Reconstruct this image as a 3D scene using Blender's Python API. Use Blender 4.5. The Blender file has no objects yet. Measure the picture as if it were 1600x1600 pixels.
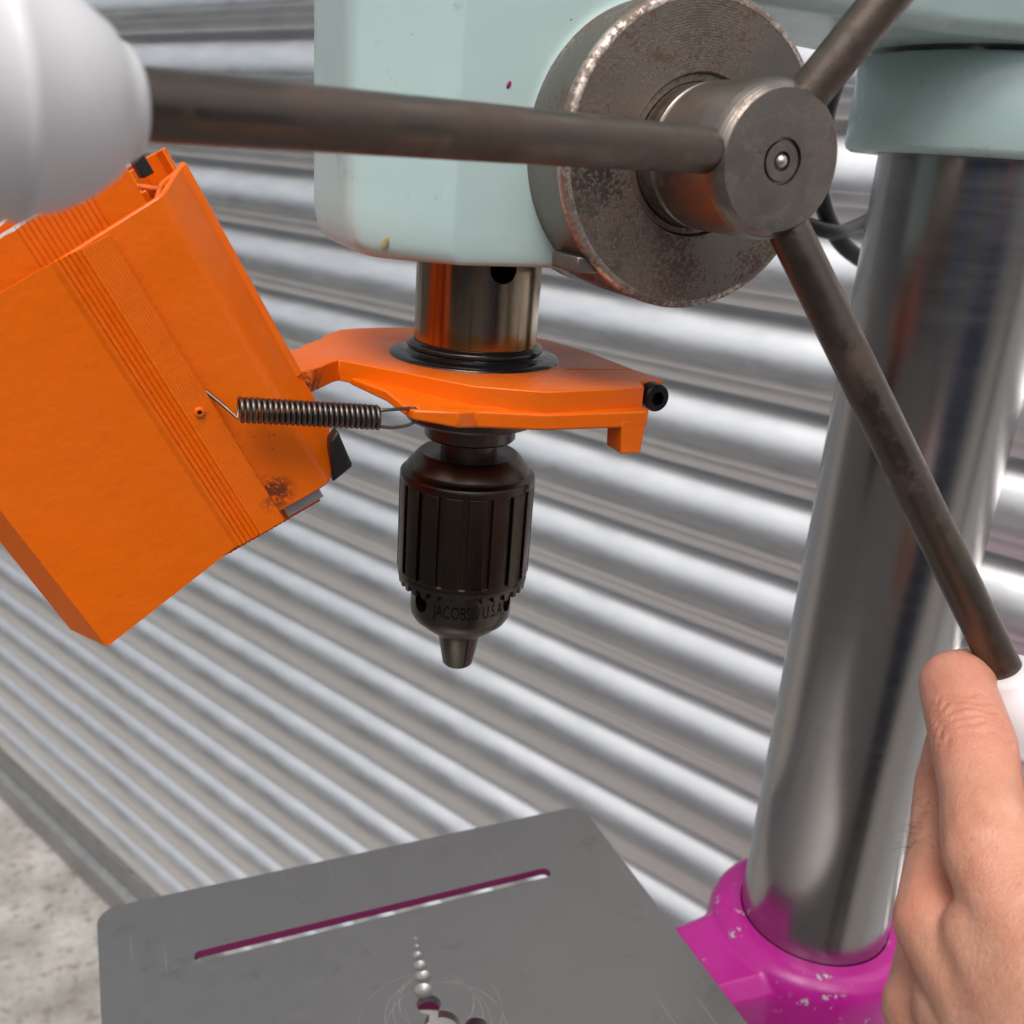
import bpy, bmesh, math, random
from mathutils import Vector, Matrix
random.seed(7)
R = math.radians
S = bpy.context.scene
COL = S.collection

# ------------------------------------------------------------------ camera
CAM = Vector((-0.13786, -0.34580, 0.13959))
cd = bpy.data.cameras.new('camera'); cam = bpy.data.objects.new('camera', cd); COL.objects.link(cam)
r_ = Vector((0.9172, -0.3924, 0.0688)); u_ = Vector((0.0755, 0.3407, 0.9371)); f_ = Vector((0.3912, 0.8543, -0.3421))
m = Matrix((r_, u_, -f_)).transposed().to_4x4(); m.translation = CAM
cam.matrix_world = m
cd.sensor_width = 36; cd.lens = 36 * 1537 / 1600; cd.clip_start = 0.01; cd.clip_end = 500
cd.dof.use_dof = True; cd.dof.focus_distance = 0.345; cd.dof.aperture_fstop = 15.0
S.camera = cam
# ------------------------------------------------------------------ sky, sun, exposure
SUN_EL, SUN_AZ = R(58), R(215)          # azimuth clockwise from +Y
w = bpy.data.worlds.new('World'); S.world = w; w.use_nodes = True
nt = w.node_tree; bg = nt.nodes['Background']
sky = nt.nodes.new('ShaderNodeTexSky'); sky.sky_type = 'NISHITA'; sky.sun_disc = False
sky.sun_elevation = SUN_EL; sky.sun_rotation = SUN_AZ; sky.air_density = 1.0; sky.dust_density = 6.0; sky.ozone_density = 1.0
hs = nt.nodes.new('ShaderNodeHueSaturation'); hs.inputs['Saturation'].default_value = 0.38; hs.inputs['Hue'].default_value = 0.475   # overcast: the blue is mostly washed out
nt.links.new(sky.outputs[0], hs.inputs['Color']); nt.links.new(hs.outputs[0], bg.inputs['Color'])
bg.inputs['Strength'].default_value = 0.14
sl = bpy.data.lights.new('sun', 'SUN'); sl.energy = 1.0; sl.angle = R(25); sl.color = (1.0, 0.97, 0.93)
sun = bpy.data.objects.new('sun', sl); COL.objects.link(sun)
sd = Vector((math.sin(SUN_AZ) * math.cos(SUN_EL), math.cos(SUN_AZ) * math.cos(SUN_EL), math.sin(SUN_EL)))
sun.rotation_euler = sd.to_track_quat('Z', 'Y').to_euler(); sun.location = sd * 6
S.view_settings.view_transform = 'Standard'; S.view_settings.look = 'None'
S.view_settings.exposure = 0.22; S.view_settings.gamma = 1.0; S.view_settings.use_curve_mapping = False
S.render.engine = 'CYCLES'

# ------------------------------------------------------------------ helpers: materials
class NT:
    def __init__(s, name):
        s.m = bpy.data.materials.new(name); s.m.use_nodes = True; s.t = s.m.node_tree
        s.b = s.t.nodes['Principled BSDF']; s.tc = s.t.nodes.new('ShaderNodeTexCoord'); s.co = s.tc.outputs['Object']
    def n(s, typ, **kw):
        o = s.t.nodes.new(typ)
        for k, v in kw.items(): setattr(o, k, v)
        return o
    def l(s, a, b): s.t.links.new(a, b)
    def noise(s, scale, detail=4, rough=.55, vec=None, dist=0):
        o = s.n('ShaderNodeTexNoise'); o.inputs['Scale'].default_value = scale; o.inputs['Detail'].default_value = detail
        o.inputs['Roughness'].default_value = rough; o.inputs['Distortion'].default_value = dist
        s.l(vec or s.co, o.inputs['Vector']); return o.outputs['Fac']
    def mapping(s, scale=(1,1,1), rot=(0,0,0), loc=(0,0,0)):
        o = s.n('ShaderNodeMapping'); o.inputs['Scale'].default_value = scale; o.inputs['Rotation'].default_value = rot; o.inputs['Location'].default_value = loc
        s.l(s.co, o.inputs['Vector']); return o.outputs[0]
    def ramp(s, fac, stops, interp='LINEAR'):
        o = s.n('ShaderNodeValToRGB'); o.color_ramp.interpolation = interp; e = o.color_ramp.elements
        while len(e) < len(stops): e.new(.5)
        for q, (p, c) in zip(e, stops):
            q.position = p; q.color = (c, c, c, 1) if isinstance(c, (int, float)) else (*c, 1)
        s.l(fac, o.inputs[0]); return o.outputs[0]
    def mix(s, fac, a, b, mode='MIX'):
        o = s.n('ShaderNodeMix', data_type='RGBA', blend_type=mode)
        for i, v in ((0, fac), (6, a), (7, b)):
            if hasattr(v, 'node'): s.l(v, o.inputs[i])
            elif i == 0: o.inputs[0].default_value = v
            else: o.inputs[i].default_value = (*v, 1)
        return o.outputs[2]
    def math(s, op, a, b=0.):
        o = s.n('ShaderNodeMath', operation=op)
        for i, v in ((0, a), (1, b)):
            if hasattr(v, 'node'): s.l(v, o.inputs[i])
            else: o.inputs[i].default_value = v
        return o.outputs[0]
    def xyz(s, vec=None):
        o = s.n('ShaderNodeSeparateXYZ'); s.l(vec or s.co, o.inputs[0]); return o.outputs
    def bump(s, h, strength=.3, dist=.001):
        o = s.n('ShaderNodeBump'); o.inputs['Strength'].default_value = strength; o.inputs['Distance'].default_value = dist
        s.l(h, o.inputs['Height'])
        if s.b.inputs['Normal'].is_linked: s.l(s.b.inputs['Normal'].links[0].from_socket, o.inputs['Normal'])
        s.l(o.outputs[0], s.b.inputs['Normal'])
    def set(s, **kw):
        names = dict(col='Base Color', rough='Roughness', metal='Metallic', coat='Coat Weight', coatr='Coat Roughness', spec='Specular IOR Level', sss='Subsurface Weight', anis='Anisotropic')
        for k, v in kw.items():
            i = s.b.inputs[names[k]]
            if hasattr(v, 'node'): s.l(v, i)
            elif isinstance(v, tuple): i.default_value = (*v, 1)
            else: i.default_value = v
        return s

def paint(name, col, chips=None, rough=.28, orange_peel=900, peel=.12, var=.06, chipcol=(.55, .5, .55), dirt=None):
    t = NT(name)
    v = t.noise(18, 5); c = t.mix(t.math('MULTIPLY', v, 1.0), tuple(x * (1 - var * 2) for x in col), tuple(min(1, x * (1 + var)) for x in col))
    if dirt:
        d = t.ramp(t.noise(60, 8, .7), [(.60, 0), (.72, 1)]); c = t.mix(t.math('MULTIPLY', d, .55), c, dirt)
        sp = t.ramp(t.noise(420, 2), [(.77, 0), (.79, 1)]); c = t.mix(t.math('MULTIPLY', sp, .8), c, (.03, .03, .03))
    t.set(col=c, rough=t.ramp(t.noise(35, 4), [(.3, rough * .8), (.75, rough * 1.35)]))
    t.bump(t.noise(orange_peel, 2, .5), peel, .0004)
    t.bump(t.noise(90, 3), peel, .0015)
    return t

def steel(name, base, rough, rust=None, rust_amt=(.55, .7), rust_scale=90, metal=1.0, rings=None, brushed=None, dark=.75):
    t = NT(name)
    c = t.mix(t.noise(30, 6, .65), tuple(x * dark for x in base), base)
    ro = t.ramp(t.noise(55, 6, .6), [(.3, rough * .75), (.75, min(1, rough * 1.4))])
    if rust:
        big = t.noise(24, 3); fine = t.noise(rust_scale * 6, 5, .75)
        k = t.ramp(t.math('ADD', t.math('MULTIPLY', big, .6), t.math('MULTIPLY', fine, .45)), [(rust_amt[0], 0), (rust_amt[1], 1)])
        c = t.mix(t.math('MULTIPLY', k, .85), c, rust)
        mm = t.math('SUBTRACT', metal, t.math('MULTIPLY', k, .7)); t.set(metal=mm)
        ro = t.math('ADD', ro, t.math('MULTIPLY', k, .25)); t.bump(k, .35, .0002)
    else: t.set(metal=metal)
    t.set(col=c, rough=ro)
    if brushed:                                    # stretched scratches
        t.bump(t.noise(1.0, 3, .6, t.mapping(brushed)), .04, .0006)
    t.bump(t.noise(700, 3), .03 if brushed else .08, .0003)
    return t

def ringed(t, axis, centre, freq, strength=.25, dist=.0002):
    """turned lathe marks: rings about a world axis through centre (object coords = world coords minus origin)"""
    o = t.xyz(); i, j = [k for k in range(3) if k != axis]
    a = t.math('POWER', t.math('SUBTRACT', o[i], centre[i]), 2.); b = t.math('POWER', t.math('SUBTRACT', o[j], centre[j]), 2.)
    r = t.math('SQRT', t.math('ADD', a, b)); r2 = t.math('ADD', t.math('MULTIPLY', r, freq), t.math('MULTIPLY', t.noise(40, 2), 2.0))
    t.bump(t.math('SINE', r2), strength, dist)

# ------------------------------------------------------------------ helpers: meshes
ORG = [Vector((0, 0, 0))]        # world origin of the thing being built
def obj(name, bm, mat, parent=None, smooth=True, bevel=0, seg=2, angle=40):
    if isinstance(bm, bmesh.types.BMesh):
        bmesh.ops.recalc_face_normals(bm, faces=bm.faces); me = bpy.data.meshes.new(name); bm.to_mesh(me); bm.free()
    else: me = bm; me.name = name
    for v in me.vertices: v.co -= ORG[0]
    me.materials.clear(); me.materials.append(mat.m if isinstance(mat, NT) else mat)
    if smooth: me.polygons.foreach_set('use_smooth', [True] * len(me.polygons))
    o = bpy.data.objects.new(name, me); COL.objects.link(o)
    if parent: o.parent = parent
    else: o.location = ORG[0]
    if bevel:
        b = o.modifiers.new('bevel', 'BEVEL'); b.width = bevel; b.segments = seg; b.limit_method = 'ANGLE'; b.angle_limit = R(30); b.harden_normals = False
    if smooth:
        me.update()
        try: me.set_sharp_from_angle(angle=R(angle))
        except Exception: pass
    return o
def thing(name, loc, label, cat, group=None):
    o = bpy.data.objects.new(name, None); COL.objects.link(o); o.location = loc; o.empty_display_size = .05
    ORG[0] = Vector(loc); tag(o, label, cat, group); return o
def tag(o, label, cat=None, group=None, kind=None):
    if label: o['label'] = label
    if cat: o['category'] = cat
    if group: o['group'] = group
    if kind: o['kind'] = kind
    return o
def structure(o): o['kind'] = 'structure'; return o

def frame(d):
    d = Vector(d).normalized(); a = d.orthogonal().normalized(); return a, d.cross(a), d
def lathe(bm, prof, base, axis, n=96, ref=None):
    """prof: list of (radius, distance along axis); closed at the ends when radius is 0"""
    a, b, d = frame(axis)
    if ref: a = (Vector(ref) - d * Vector(ref).dot(d)).normalized(); b = d.cross(a)
    base = Vector(base); rings = []
    for r, h in prof:
        if r < 1e-6: rings.append([bm.verts.new(base + d * h)])
        else: rings.append([bm.verts.new(base + d * h + (a * math.cos(2 * math.pi * k / n) + b * math.sin(2 * math.pi * k / n)) * r) for k in range(n)])
    for p, q in zip(rings, rings[1:]):
        for k in range(n):
            k2 = (k + 1) % n
            if len(p) == 1 and len(q) == 1: continue
            if len(p) == 1: bm.faces.new((p[0], q[k], q[k2]))
            elif len(q) == 1: bm.faces.new((p[k], p[k2], q[0]))
            else: bm.faces.new((p[k], p[k2], q[k2], q[k]))
    return bm
def prism(bm, poly, z0, z1, tr=None):
    tr = tr or (lambda x, y, z: Vector((x, y, z)))
    lo = [bm.verts.new(tr(x, y, z0)) for x, y in poly]; hi = [bm.verts.new(tr(x, y, z1)) for x, y in poly]
    bm.faces.new(lo[::-1]); bm.faces.new(hi)
    for k in range(len(poly)): j = (k + 1) % len(poly); bm.faces.new((lo[k], lo[j], hi[j], hi[k]))
    return bm
def box(bm, lo, hi, tr=None): return prism(bm, [(lo[0], lo[1]), (hi[0], lo[1]), (hi[0], hi[1]), (lo[0], hi[1])], lo[2], hi[2], tr)
def loft(bm, layers):
    rings = [[bm.verts.new(p) for p in L] for L in layers]; n = len(layers[0])
    for p, q in zip(rings, rings[1:]):
        for k in range(n): bm.faces.new((p[k], p[(k + 1) % n], q[(k + 1) % n], q[k]))
    bm.faces.new(rings[0][::-1]); bm.faces.new(rings[-1]); return bm
def catmull(pts, n=8):
    pts = [Vector(p) for p in pts]; P = [pts[0] * 2 - pts[1]] + pts + [pts[-1] * 2 - pts[-2]]; out = []
    for i in range(1, len(P) - 2):
        for k in range(n):
            t = k / n; a, b, c, d = P[i - 1:i + 3]
            out.append(.5 * ((2 * b) + (c - a) * t + (2 * a - 5 * b + 4 * c - d) * t * t + (3 * b - a - 3 * c + d) * t ** 3))
    return out + [pts[-1]]
def tube(bm, pts, r, n=12):
    pts = [Vector(p) for p in pts]; rings = []; a = None
    for i, p in enumerate(pts):
        d = (pts[min(i + 1, len(pts) - 1)] - pts[max(i - 1, 0)]).normalized()
        a = d.orthogonal().normalized() if a is None else (a - d * a.dot(d)).normalized()
        b = d.cross(a); rr = r[i] if isinstance(r, list) else r
        rings.append([bm.verts.new(p + (a * math.cos(2 * math.pi * k / n) + b * math.sin(2 * math.pi * k / n)) * rr) for k in range(n)])
    for p, q in zip(rings, rings[1:]):
        for k in range(n): bm.faces.new((p[k], p[(k + 1) % n], q[(k + 1) % n], q[k]))
    bm.faces.new(rings[0][::-1]); bm.faces.new(rings[-1]); return bm
def roundcone(bm, p, q, r0, r1, n=14):
    p = Vector(p); q = Vector(q); vs = []
    for c, r in ((p, r0), (q, r1)):
        for i in range(n // 2 + 1):
            th = math.pi * i / (n // 2)
            for k in range(n if 0 < i < n // 2 else 1):
                ph = 2 * math.pi * k / n
                vs.append(bm.verts.new(c + Vector((math.sin(th) * math.cos(ph), math.sin(th) * math.sin(ph), math.cos(th))) * r))
    g = bmesh.ops.convex_hull(bm, input=vs)
    bad = list({v for v in g['geom_interior'] + g['geom_unused'] if isinstance(v, bmesh.types.BMVert) and not v.link_faces})
    if bad: bmesh.ops.delete(bm, geom=bad, context='VERTS')
def evaluate(o):
    dg = bpy.context.evaluated_depsgraph_get(); dg.update()
    me = bpy.data.meshes.new_from_object(o.evaluated_get(dg)); od = o.data; bpy.data.objects.remove(o); bpy.data.meshes.remove(od); return me
def remesh(bm, voxel, it=6, fac=.5):
    bmesh.ops.recalc_face_normals(bm, faces=bm.faces)
    me = bpy.data.meshes.new('tmp'); bm.to_mesh(me); bm.free(); o = bpy.data.objects.new('tmp', me); COL.objects.link(o)
    r = o.modifiers.new('r', 'REMESH'); r.mode = 'VOXEL'; r.voxel_size = voxel
    if it: s = o.modifiers.new('s', 'SMOOTH'); s.factor = fac; s.iterations = it
    return evaluate(o)
def cut(bm, cutters):
    """boolean difference; returns a mesh"""
    bmesh.ops.recalc_face_normals(bm, faces=bm.faces)
    me = bpy.data.meshes.new('tmp'); bm.to_mesh(me); bm.free(); o = bpy.data.objects.new('tmp', me); COL.objects.link(o); cs = []
    for c in cutters:
        bmesh.ops.recalc_face_normals(c, faces=c.faces); cm = bpy.data.meshes.new('c'); c.to_mesh(cm); c.free(); co = bpy.data.objects.new('c', cm); COL.objects.link(co)
        b = o.modifiers.new('b', 'BOOLEAN'); b.operation = 'DIFFERENCE'; b.solver = 'EXACT'; b.object = co; cs.append(co)
    r = evaluate(o)
    for c in cs: d = c.data; bpy.data.objects.remove(c); bpy.data.meshes.remove(d)
    return r
BM = bmesh.new

# ------------------------------------------------------------------ materials
M_MINT = paint('mint_paint', (.46, .60, .58), rough=.22, peel=.10, dirt=(.20, .23, .20))
M_ORANGE = paint('orange_paint', (.78, .135, .0015), rough=.34, orange_peel=480, peel=.27, var=.05, dirt=None).set(spec=.35)
M_ORANGE_D = paint('orange_paint_dusty', (.78, .135, .0015), rough=.36, orange_peel=480, peel=.27, var=.05).set(spec=.35)
def stain(t, pts, colr):
    for px, py, pz, rad, th in pts:
        o = t.xyz(); q = t.math('SQRT', t.math('ADD', t.math('ADD', t.math('POWER', t.math('SUBTRACT', o[0], px - .2345), 2.), t.math('POWER', t.math('SUBTRACT', o[1], py), 2.)), t.math('POWER', t.math('SUBTRACT', o[2], pz + 1.36), 2.)))
        k = t.math('MULTIPLY', t.ramp(q, [(0, 1), (rad, 0)]), t.ramp(t.noise(330, 5, .8), [(th, 0), (th + .08, 1)])); t.set(col=t.mix(t.math('MINIMUM', t.math('MULTIPLY', k, 1.8), .92), t.b.inputs['Base Color'].links[0].from_socket, colr))
t = M_ORANGE; _sc = t.math('MULTIPLY', t.ramp(t.noise(1, 2, .5, t.mapping((30, 1, 420), (0, .3, 0))), [(.68, 0), (.74, 1)]), t.ramp(t.noise(20, 2), [(.5, 0), (.65, 1)]))
t.set(col=t.mix(t.math('MULTIPLY', _sc, .35), t.b.inputs['Base Color'].links[0].from_socket, (.80, .30, .10)))
stain(M_ORANGE, [(-.0825, -.038, .0299, .0070, .46), (-.086, -.038, .045, .012, .60), (-.0657, -.034, .0640, .008, .50)], (.10, .03, .015))
stain(M_ORANGE_D, [(-.064, -.022, .0600, .010, .46)], (.07, .03, .02))
t = M_ORANGE_D; _o = t.xyz(); _dx = t.math('ADD', _o[0], .2345 - .012); _rr = t.math('SQRT', t.math('ADD', t.math('POWER', _dx, 2.), t.math('POWER', t.math('ADD', _o[1], .004), 2.)))
_d = t.math('MULTIPLY', t.ramp(_rr, [(.028, 1), (.052, 0)]), t.ramp(t.noise(700, 4, .8), [(.35, .15), (.62, 1)])); _top = t.math('GREATER_THAN', _o[2], 1.4262)
_old = t.b.inputs['Base Color'].links[0].from_socket; t.set(col=t.mix(t.math('MULTIPLY', t.math('MULTIPLY', _d, _top), .62), _old, (.06, .035, .03)))
M_PURPLE = NT('purple_paint')
_c = M_PURPLE.mix(M_PURPLE.noise(22, 4), (.38, .008, .20), (.48, .014, .27))
_k = M_PURPLE.math('MULTIPLY', M_PURPLE.ramp(M_PURPLE.noise(130, 4, .65), [(.615, 0), (.63, 1)]), M_PURPLE.ramp(M_PURPLE.noise(26, 2), [(.50, 0), (.56, 1)])); _c = M_PURPLE.mix(_k, _c, M_PURPLE.mix(M_PURPLE.noise(600, 2), (.25, .24, .25), (.62, .60, .64)))
M_PURPLE.set(col=_c, rough=.3); M_PURPLE.bump(M_PURPLE.noise(140, 4), .2, .001); M_PURPLE.bump(_k, .5, .0004)
M_GALV = NT('galvanised_steel')
_v = M_GALV.mapping((3, 3, 14)); _s = M_GALV.noise(6, 5, .6, _v); _g = M_GALV.noise(220, 2)
M_GALV.set(col=M_GALV.mix(_s, (.74, .75, .76), (.90, .90, .90)), metal=1.0, rough=M_GALV.ramp(M_GALV.math('ADD', M_GALV.math('MULTIPLY', _s, .7), M_GALV.math('MULTIPLY', _g, .3)), [(.3, .36), (.7, .50)]))
M_GALV.bump(M_GALV.noise(9, 3), .15, .01)
M_CONC = NT('concrete')
_a = M_CONC.noise(6, 8, .65); _b = M_CONC.noise(45, 6, .7)
_c = M_CONC.mix(M_CONC.ramp(_a, [(.35, 0), (.65, 1)]), (.215, .20, .18), (.41, .39, .365)); _c = M_CONC.mix(M_CONC.ramp(_b, [(.52, 0), (.66, 1)]), _c, (.15, .13, .105))
M_CONC.set(col=_c, rough=.9); M_CONC.bump(_b, .5, .004)
M_TARMAC = NT('tarmac'); M_TARMAC.set(col=M_TARMAC.mix(M_TARMAC.noise(3, 8, .7), (.045, .044, .042), (.090, .088, .085)), rough=.9); M_TARMAC.bump(M_TARMAC.noise(150, 4), .6, .004)
M_RAIL = steel('rail_steel', (.42, .42, .41), .5)

DP_LOC = Vector((.2345, 0, -1.36))
COLX, COLR = .2345, .0418
HX, HZ = .042, .1425                     # feed shaft axis
M_COLUMN = NT('ground_column_steel')
M_COLUMN.set(col=M_COLUMN.mix(M_COLUMN.noise(9, 3), (.385, .37, .36), (.42, .405, .395)), metal=1.0, rough=M_COLUMN.ramp(M_COLUMN.noise(1, 3, .5, M_COLUMN.mapping((25, 25, 260))), [(.3, .22), (.7, .27)]))
_st = M_COLUMN.math('MULTIPLY', M_COLUMN.ramp(M_COLUMN.noise(70, 5, .7), [(.62, 0), (.72, 1)]), M_COLUMN.ramp(M_COLUMN.noise(9, 2), [(.52, 0), (.62, 1)])); M_COLUMN.set(col=M_COLUMN.mix(M_COLUMN.math('MULTIPLY', _st, .5), M_COLUMN.b.inputs['Base Color'].links[0].from_socket, (.20, .13, .09)))
M_COLUMN.bump(M_COLUMN.noise(1, 2, .5, M_COLUMN.mapping((3, 3, 900))), .05, .0003)
_o = M_COLUMN
M_FLANGE = steel('pitted_turned_steel', (.275, .235, .20), .35, rust=(.085, .042, .024), rust_amt=(.535, .595), rust_scale=130)
ringed(M_FLANGE, 1, (HX - DP_LOC.x, 0, HZ - DP_LOC.z), 8000, .14, .0001)
M_HUB = steel('turned_hub_steel', (.29, .25, .22), .34, rust=(.075, .045, .03), rust_amt=(.53, .66), rust_scale=35)
ringed(M_HUB, 1, (HX - DP_LOC.x, 0, HZ - DP_LOC.z), 9500, .16, .0001)
M_ROD = steel('brown_handle_steel', (.150, .122, .102), .38, rust=(.075, .043, .028), rust_amt=(.50, .68), rust_scale=30)
M_WEAR = steel('bright_worn_edge', (.62, .54, .47), .32, rust=(.12, .07, .05), rust_amt=(.50, .56), rust_scale=90)
M_QUILL = steel('oily_quill_steel', (.42, .33, .235), .20, brushed=(160, 160, 8), dark=.5)
_q = M_QUILL.xyz(); _am = M_QUILL.math('ADD', M_QUILL.math('MULTIPLY', M_QUILL.math('SUBTRACT', 1.4385, _q[2]), 90.), M_QUILL.math('SUBTRACT', M_QUILL.noise(1, 4, .6, M_QUILL.mapping((260, 260, 40))), .5))
M_QUILL.set(col=M_QUILL.mix(M_QUILL.math('MULTIPLY', M_QUILL.ramp(_am, [(-.0, 0), (.25, 1)]), .75), M_QUILL.b.inputs['Base Color'].links[0].from_socket, (.33, .16, .035)))
_vs = M_QUILL.ramp(M_QUILL.noise(1, 3, .6, M_QUILL.mapping((520, 520, 14))), [(.55, 0), (.70, 1)]); M_QUILL.set(col=M_QUILL.mix(M_QUILL.math('MULTIPLY', _vs, .6), M_QUILL.b.inputs['Base Color'].links[0].from_socket, (.11, .075, .045)))
M_CHUCK = steel('black_oxide_steel', (.085, .066, .052), .31, dark=.7)
M_CHUCKB = steel('black_oxide_body', (.125, .105, .088), .34, dark=.7)
M_JAW = steel('jaw_steel', (.105, .092, .075), .34)
M_LETTER = NT('stamped_lettering').set(col=(.004, .004, .004), rough=.8, metal=.0, spec=.1)
M_BLACK = NT('black_rubber').set(col=(.012, .012, .013), rough=.42)
M_OIL = NT('oily_black_rubber').set(col=(.008, .008, .009), rough=.12); M_OIL.bump(M_OIL.noise(260, 3), .25, .0006)
M_BOLT = steel('black_bolt_steel', (.05, .05, .05), .35)
M_SPRING = steel('spring_steel', (.16, .14, .125), .35)
M_TABLE = NT('machined_table_steel'); M_TABLE.set(col=M_TABLE.mix(M_TABLE.noise(30, 5), (.325, .31, .30), (.365, .35, .34)), metal=1.0, rough=M_TABLE.ramp(M_TABLE.noise(120, 5, .7), [(.3, .40), (.7, .47)])); M_TABLE.bump(M_TABLE.noise(500, 3), .06, .0003)
for sc_, rot_ in (((420, 9, 1), .35), ((380, 7, 1), -.7), ((300, 6, 1), 1.2)):      # fine random scratches
    _z = M_TABLE.ramp(M_TABLE.noise(1, 2, .5, M_TABLE.mapping(sc_, (0, 0, rot_))), [(.70, 0), (.73, 1)]); _y = M_TABLE.math('MULTIPLY', _z, M_TABLE.ramp(M_TABLE.noise(14, 2), [(.5, 0), (.62, 1)]))
    M_TABLE.set(col=M_TABLE.mix(M_TABLE.math('MULTIPLY', _y, .6), M_TABLE.b.inputs['Base Color'].links[0].from_socket, (.52, .50, .47)))
_st = M_TABLE.ramp(M_TABLE.noise(38, 6, .7), [(.60, 0), (.74, 1)]); M_TABLE.set(col=M_TABLE.mix(M_TABLE.math('MULTIPLY', _st, .45), M_TABLE.b.inputs['Base Color'].links[0].from_socket, (.20, .16, .12)))
_sc = M_TABLE.noise(1, 4, .7, M_TABLE.mapping((400, 26, 1), (0, 0, .5))); M_TABLE.bump(_sc, .06, .0006)
M_KNOB = NT('white_plastic').set(col=(.67, .665, .675), rough=.40); M_KNOB.bump(M_KNOB.noise(60, 3), .1, .001)
M_BARE = steel('bare_grey_metal', (.55, .54, .55), .45)

# ------------------------------------------------------------------ the setting: ground
ORG[0] = Vector((0, 0, -1.36))
bm = BM(); n = 60
gv = [bm.verts.new((x, y, -1.365)) for x, y in ((-60, -60), (60, -60), (60, 60), (-60, 60))]; bm.faces.new(gv)
structure(obj('yard', bm, M_TARMAC, smooth=False))
bm = BM()
for t_, o_ in ((-12, -.3), (12, -.3), (12, 1.05), (-12, 1.05)): bm.verts.new(Vector((-.4405, .8977, 0)) * t_ + Vector((.8977, .4405, 0)) * (.5014 - o_) + Vector((0, 0, -1.36)))
bm.faces.new(bm.verts[:]); structure(obj('ground', bm, M_CONC, smooth=False))

# ------------------------------------------------------------------ roller shutter
WU = Vector((-.4405, .8977, 0)); WN = Vector((.8977, .4405, 0)); WD = .5014    # along, away from the yard, distance
T0, T1 = -1.3, 3.2
sh = thing('roller_shutter', WN * WD + WU * .9 + Vector((0, 0, -1.36)), 'galvanised roller shutter of curved horizontal slats behind the drill press', 'roller shutter')
ORG[0] = WN * WD + WU * .9
def wpt(t, o, z): return WN * (WD - o) + WU * t + Vector((0, 0, z))
prof = [(-.0150, .0000), (-.0138, -.0018)]
for k in range(13):
    a = R(66 - 71 * k / 12); prof.append((-.0296 + .0423 * math.cos(a), -.0417 + .0423 * math.sin(a)))
prof += [(.0123, -.0468), (.0110, -.0476), (.0112, -.0486), (.0084, -.0572), (.0078, -.0580), (.0078, -.0588), (.0044, -.0695), (.0030, -.0708), (-.0140, -.0716), (-.0150, -.0750)]
bm = BM(); segs = 10
grid = [[bm.verts.new(wpt(T0 + (T1 - T0) * s / segs, o, z)) for o, z in prof] for s in range(segs + 1)]
for p, q in zip(grid, grid[1:]):
    for k in range(len(prof) - 1): bm.faces.new((p[k], p[k + 1], q[k + 1], q[k]))
first = None
for k in range(-17, 16):
    z = -.0485 - .075 * k
    if first is None:
        first = obj('slat', bm, M_GALV, sh, angle=35); o = first
    else: o = first.copy(); COL.objects.link(o); o.parent = sh
    o.location = (0, 0, z + 1.36)
ORG[0] = sh.location.copy()
bm = BM()
ztop = -.0485 - .075 * 16
rp = [(-.004, ztop), (.006, ztop), (.012, ztop - .012), (.012, ztop - .045), (.030, ztop - .050), (.030, -1.352), (-.004, -1.352)]
lo = [bm.verts.new(wpt(T0, o, z)) for o, z in rp]; hi = [bm.verts.new(wpt(T1, o, z)) for o, z in rp]
bm.faces.new(lo); bm.faces.new(hi[::-1])
for k in range(len(rp)): j = (k + 1) % len(rp); bm.faces.new((lo[k], hi[k], hi[j], lo[j]))
obj('bottom_rail', bm, M_RAIL, sh, bevel=.002)

# ------------------------------------------------------------------ facade added out of view: darkens the horizon, gives the column something to mirror
M_CLAD = NT('grey_cladding'); M_CLAD.set(col=M_CLAD.mix(M_CLAD.noise(.6, 4), (.13, .135, .14), (.20, .20, .20)), rough=.6)
M_BLUE = NT('blue_door_paint'); M_BLUE.set(col=M_BLUE.mix(M_BLUE.noise(2, 4), (.02, .07, .22), (.03, .10, .28)), rough=.4)
M_BRICK = NT('dark_brick'); M_BRICK.set(col=M_BRICK.mix(M_BRICK.noise(9, 5), (.10, .05, .035), (.17, .09, .065)), rough=.85)
BD = -12.0; bl = thing('added_building', WN * BD + Vector((0, 0, -1.36)), 'long grey facade with blue doors, added unseen across the yard for the column to mirror', 'added_building')
def bpt(t, o, z): return WN * (BD + o) + WU * t + Vector((0, 0, z - 1.36))
bm = BM(); box(bm, (-54, -5, 1.6), (64, 0, 4.6), lambda x, y, z: bpt(x, y, z)); obj('wall', bm, M_CLAD, bl, smooth=False)
bm = BM(); box(bm, (-54, -5, 0), (64, .06, 1.6), lambda x, y, z: bpt(x, y, z)); obj('plinth', bm, M_BRICK, bl, smooth=False)
for t_ in (-44, -34, -24, -14, -5, 4, 13, 24, 35, 46):
    bm = BM(); box(bm, (t_ - 2.0, .061, 0), (t_ + 2.0, .12, 3.4), lambda x, y, z: bpt(x, y, z)); obj('door', bm, M_BLUE, bl, smooth=False)

# ------------------------------------------------------------------ drill press
dp = thing('drill_press', DP_LOC, 'mint green pillar drill press with orange chuck guard, steel column and purple table bracket', 'drill press')
# column
bm = BM(); lathe(bm, [(0, -1.33), (COLR, -1.33), (COLR, .42), (0, .42)], (COLX, 0, 0), (0, 0, 1), 128)
obj('column', bm, M_COLUMN, dp)
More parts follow.
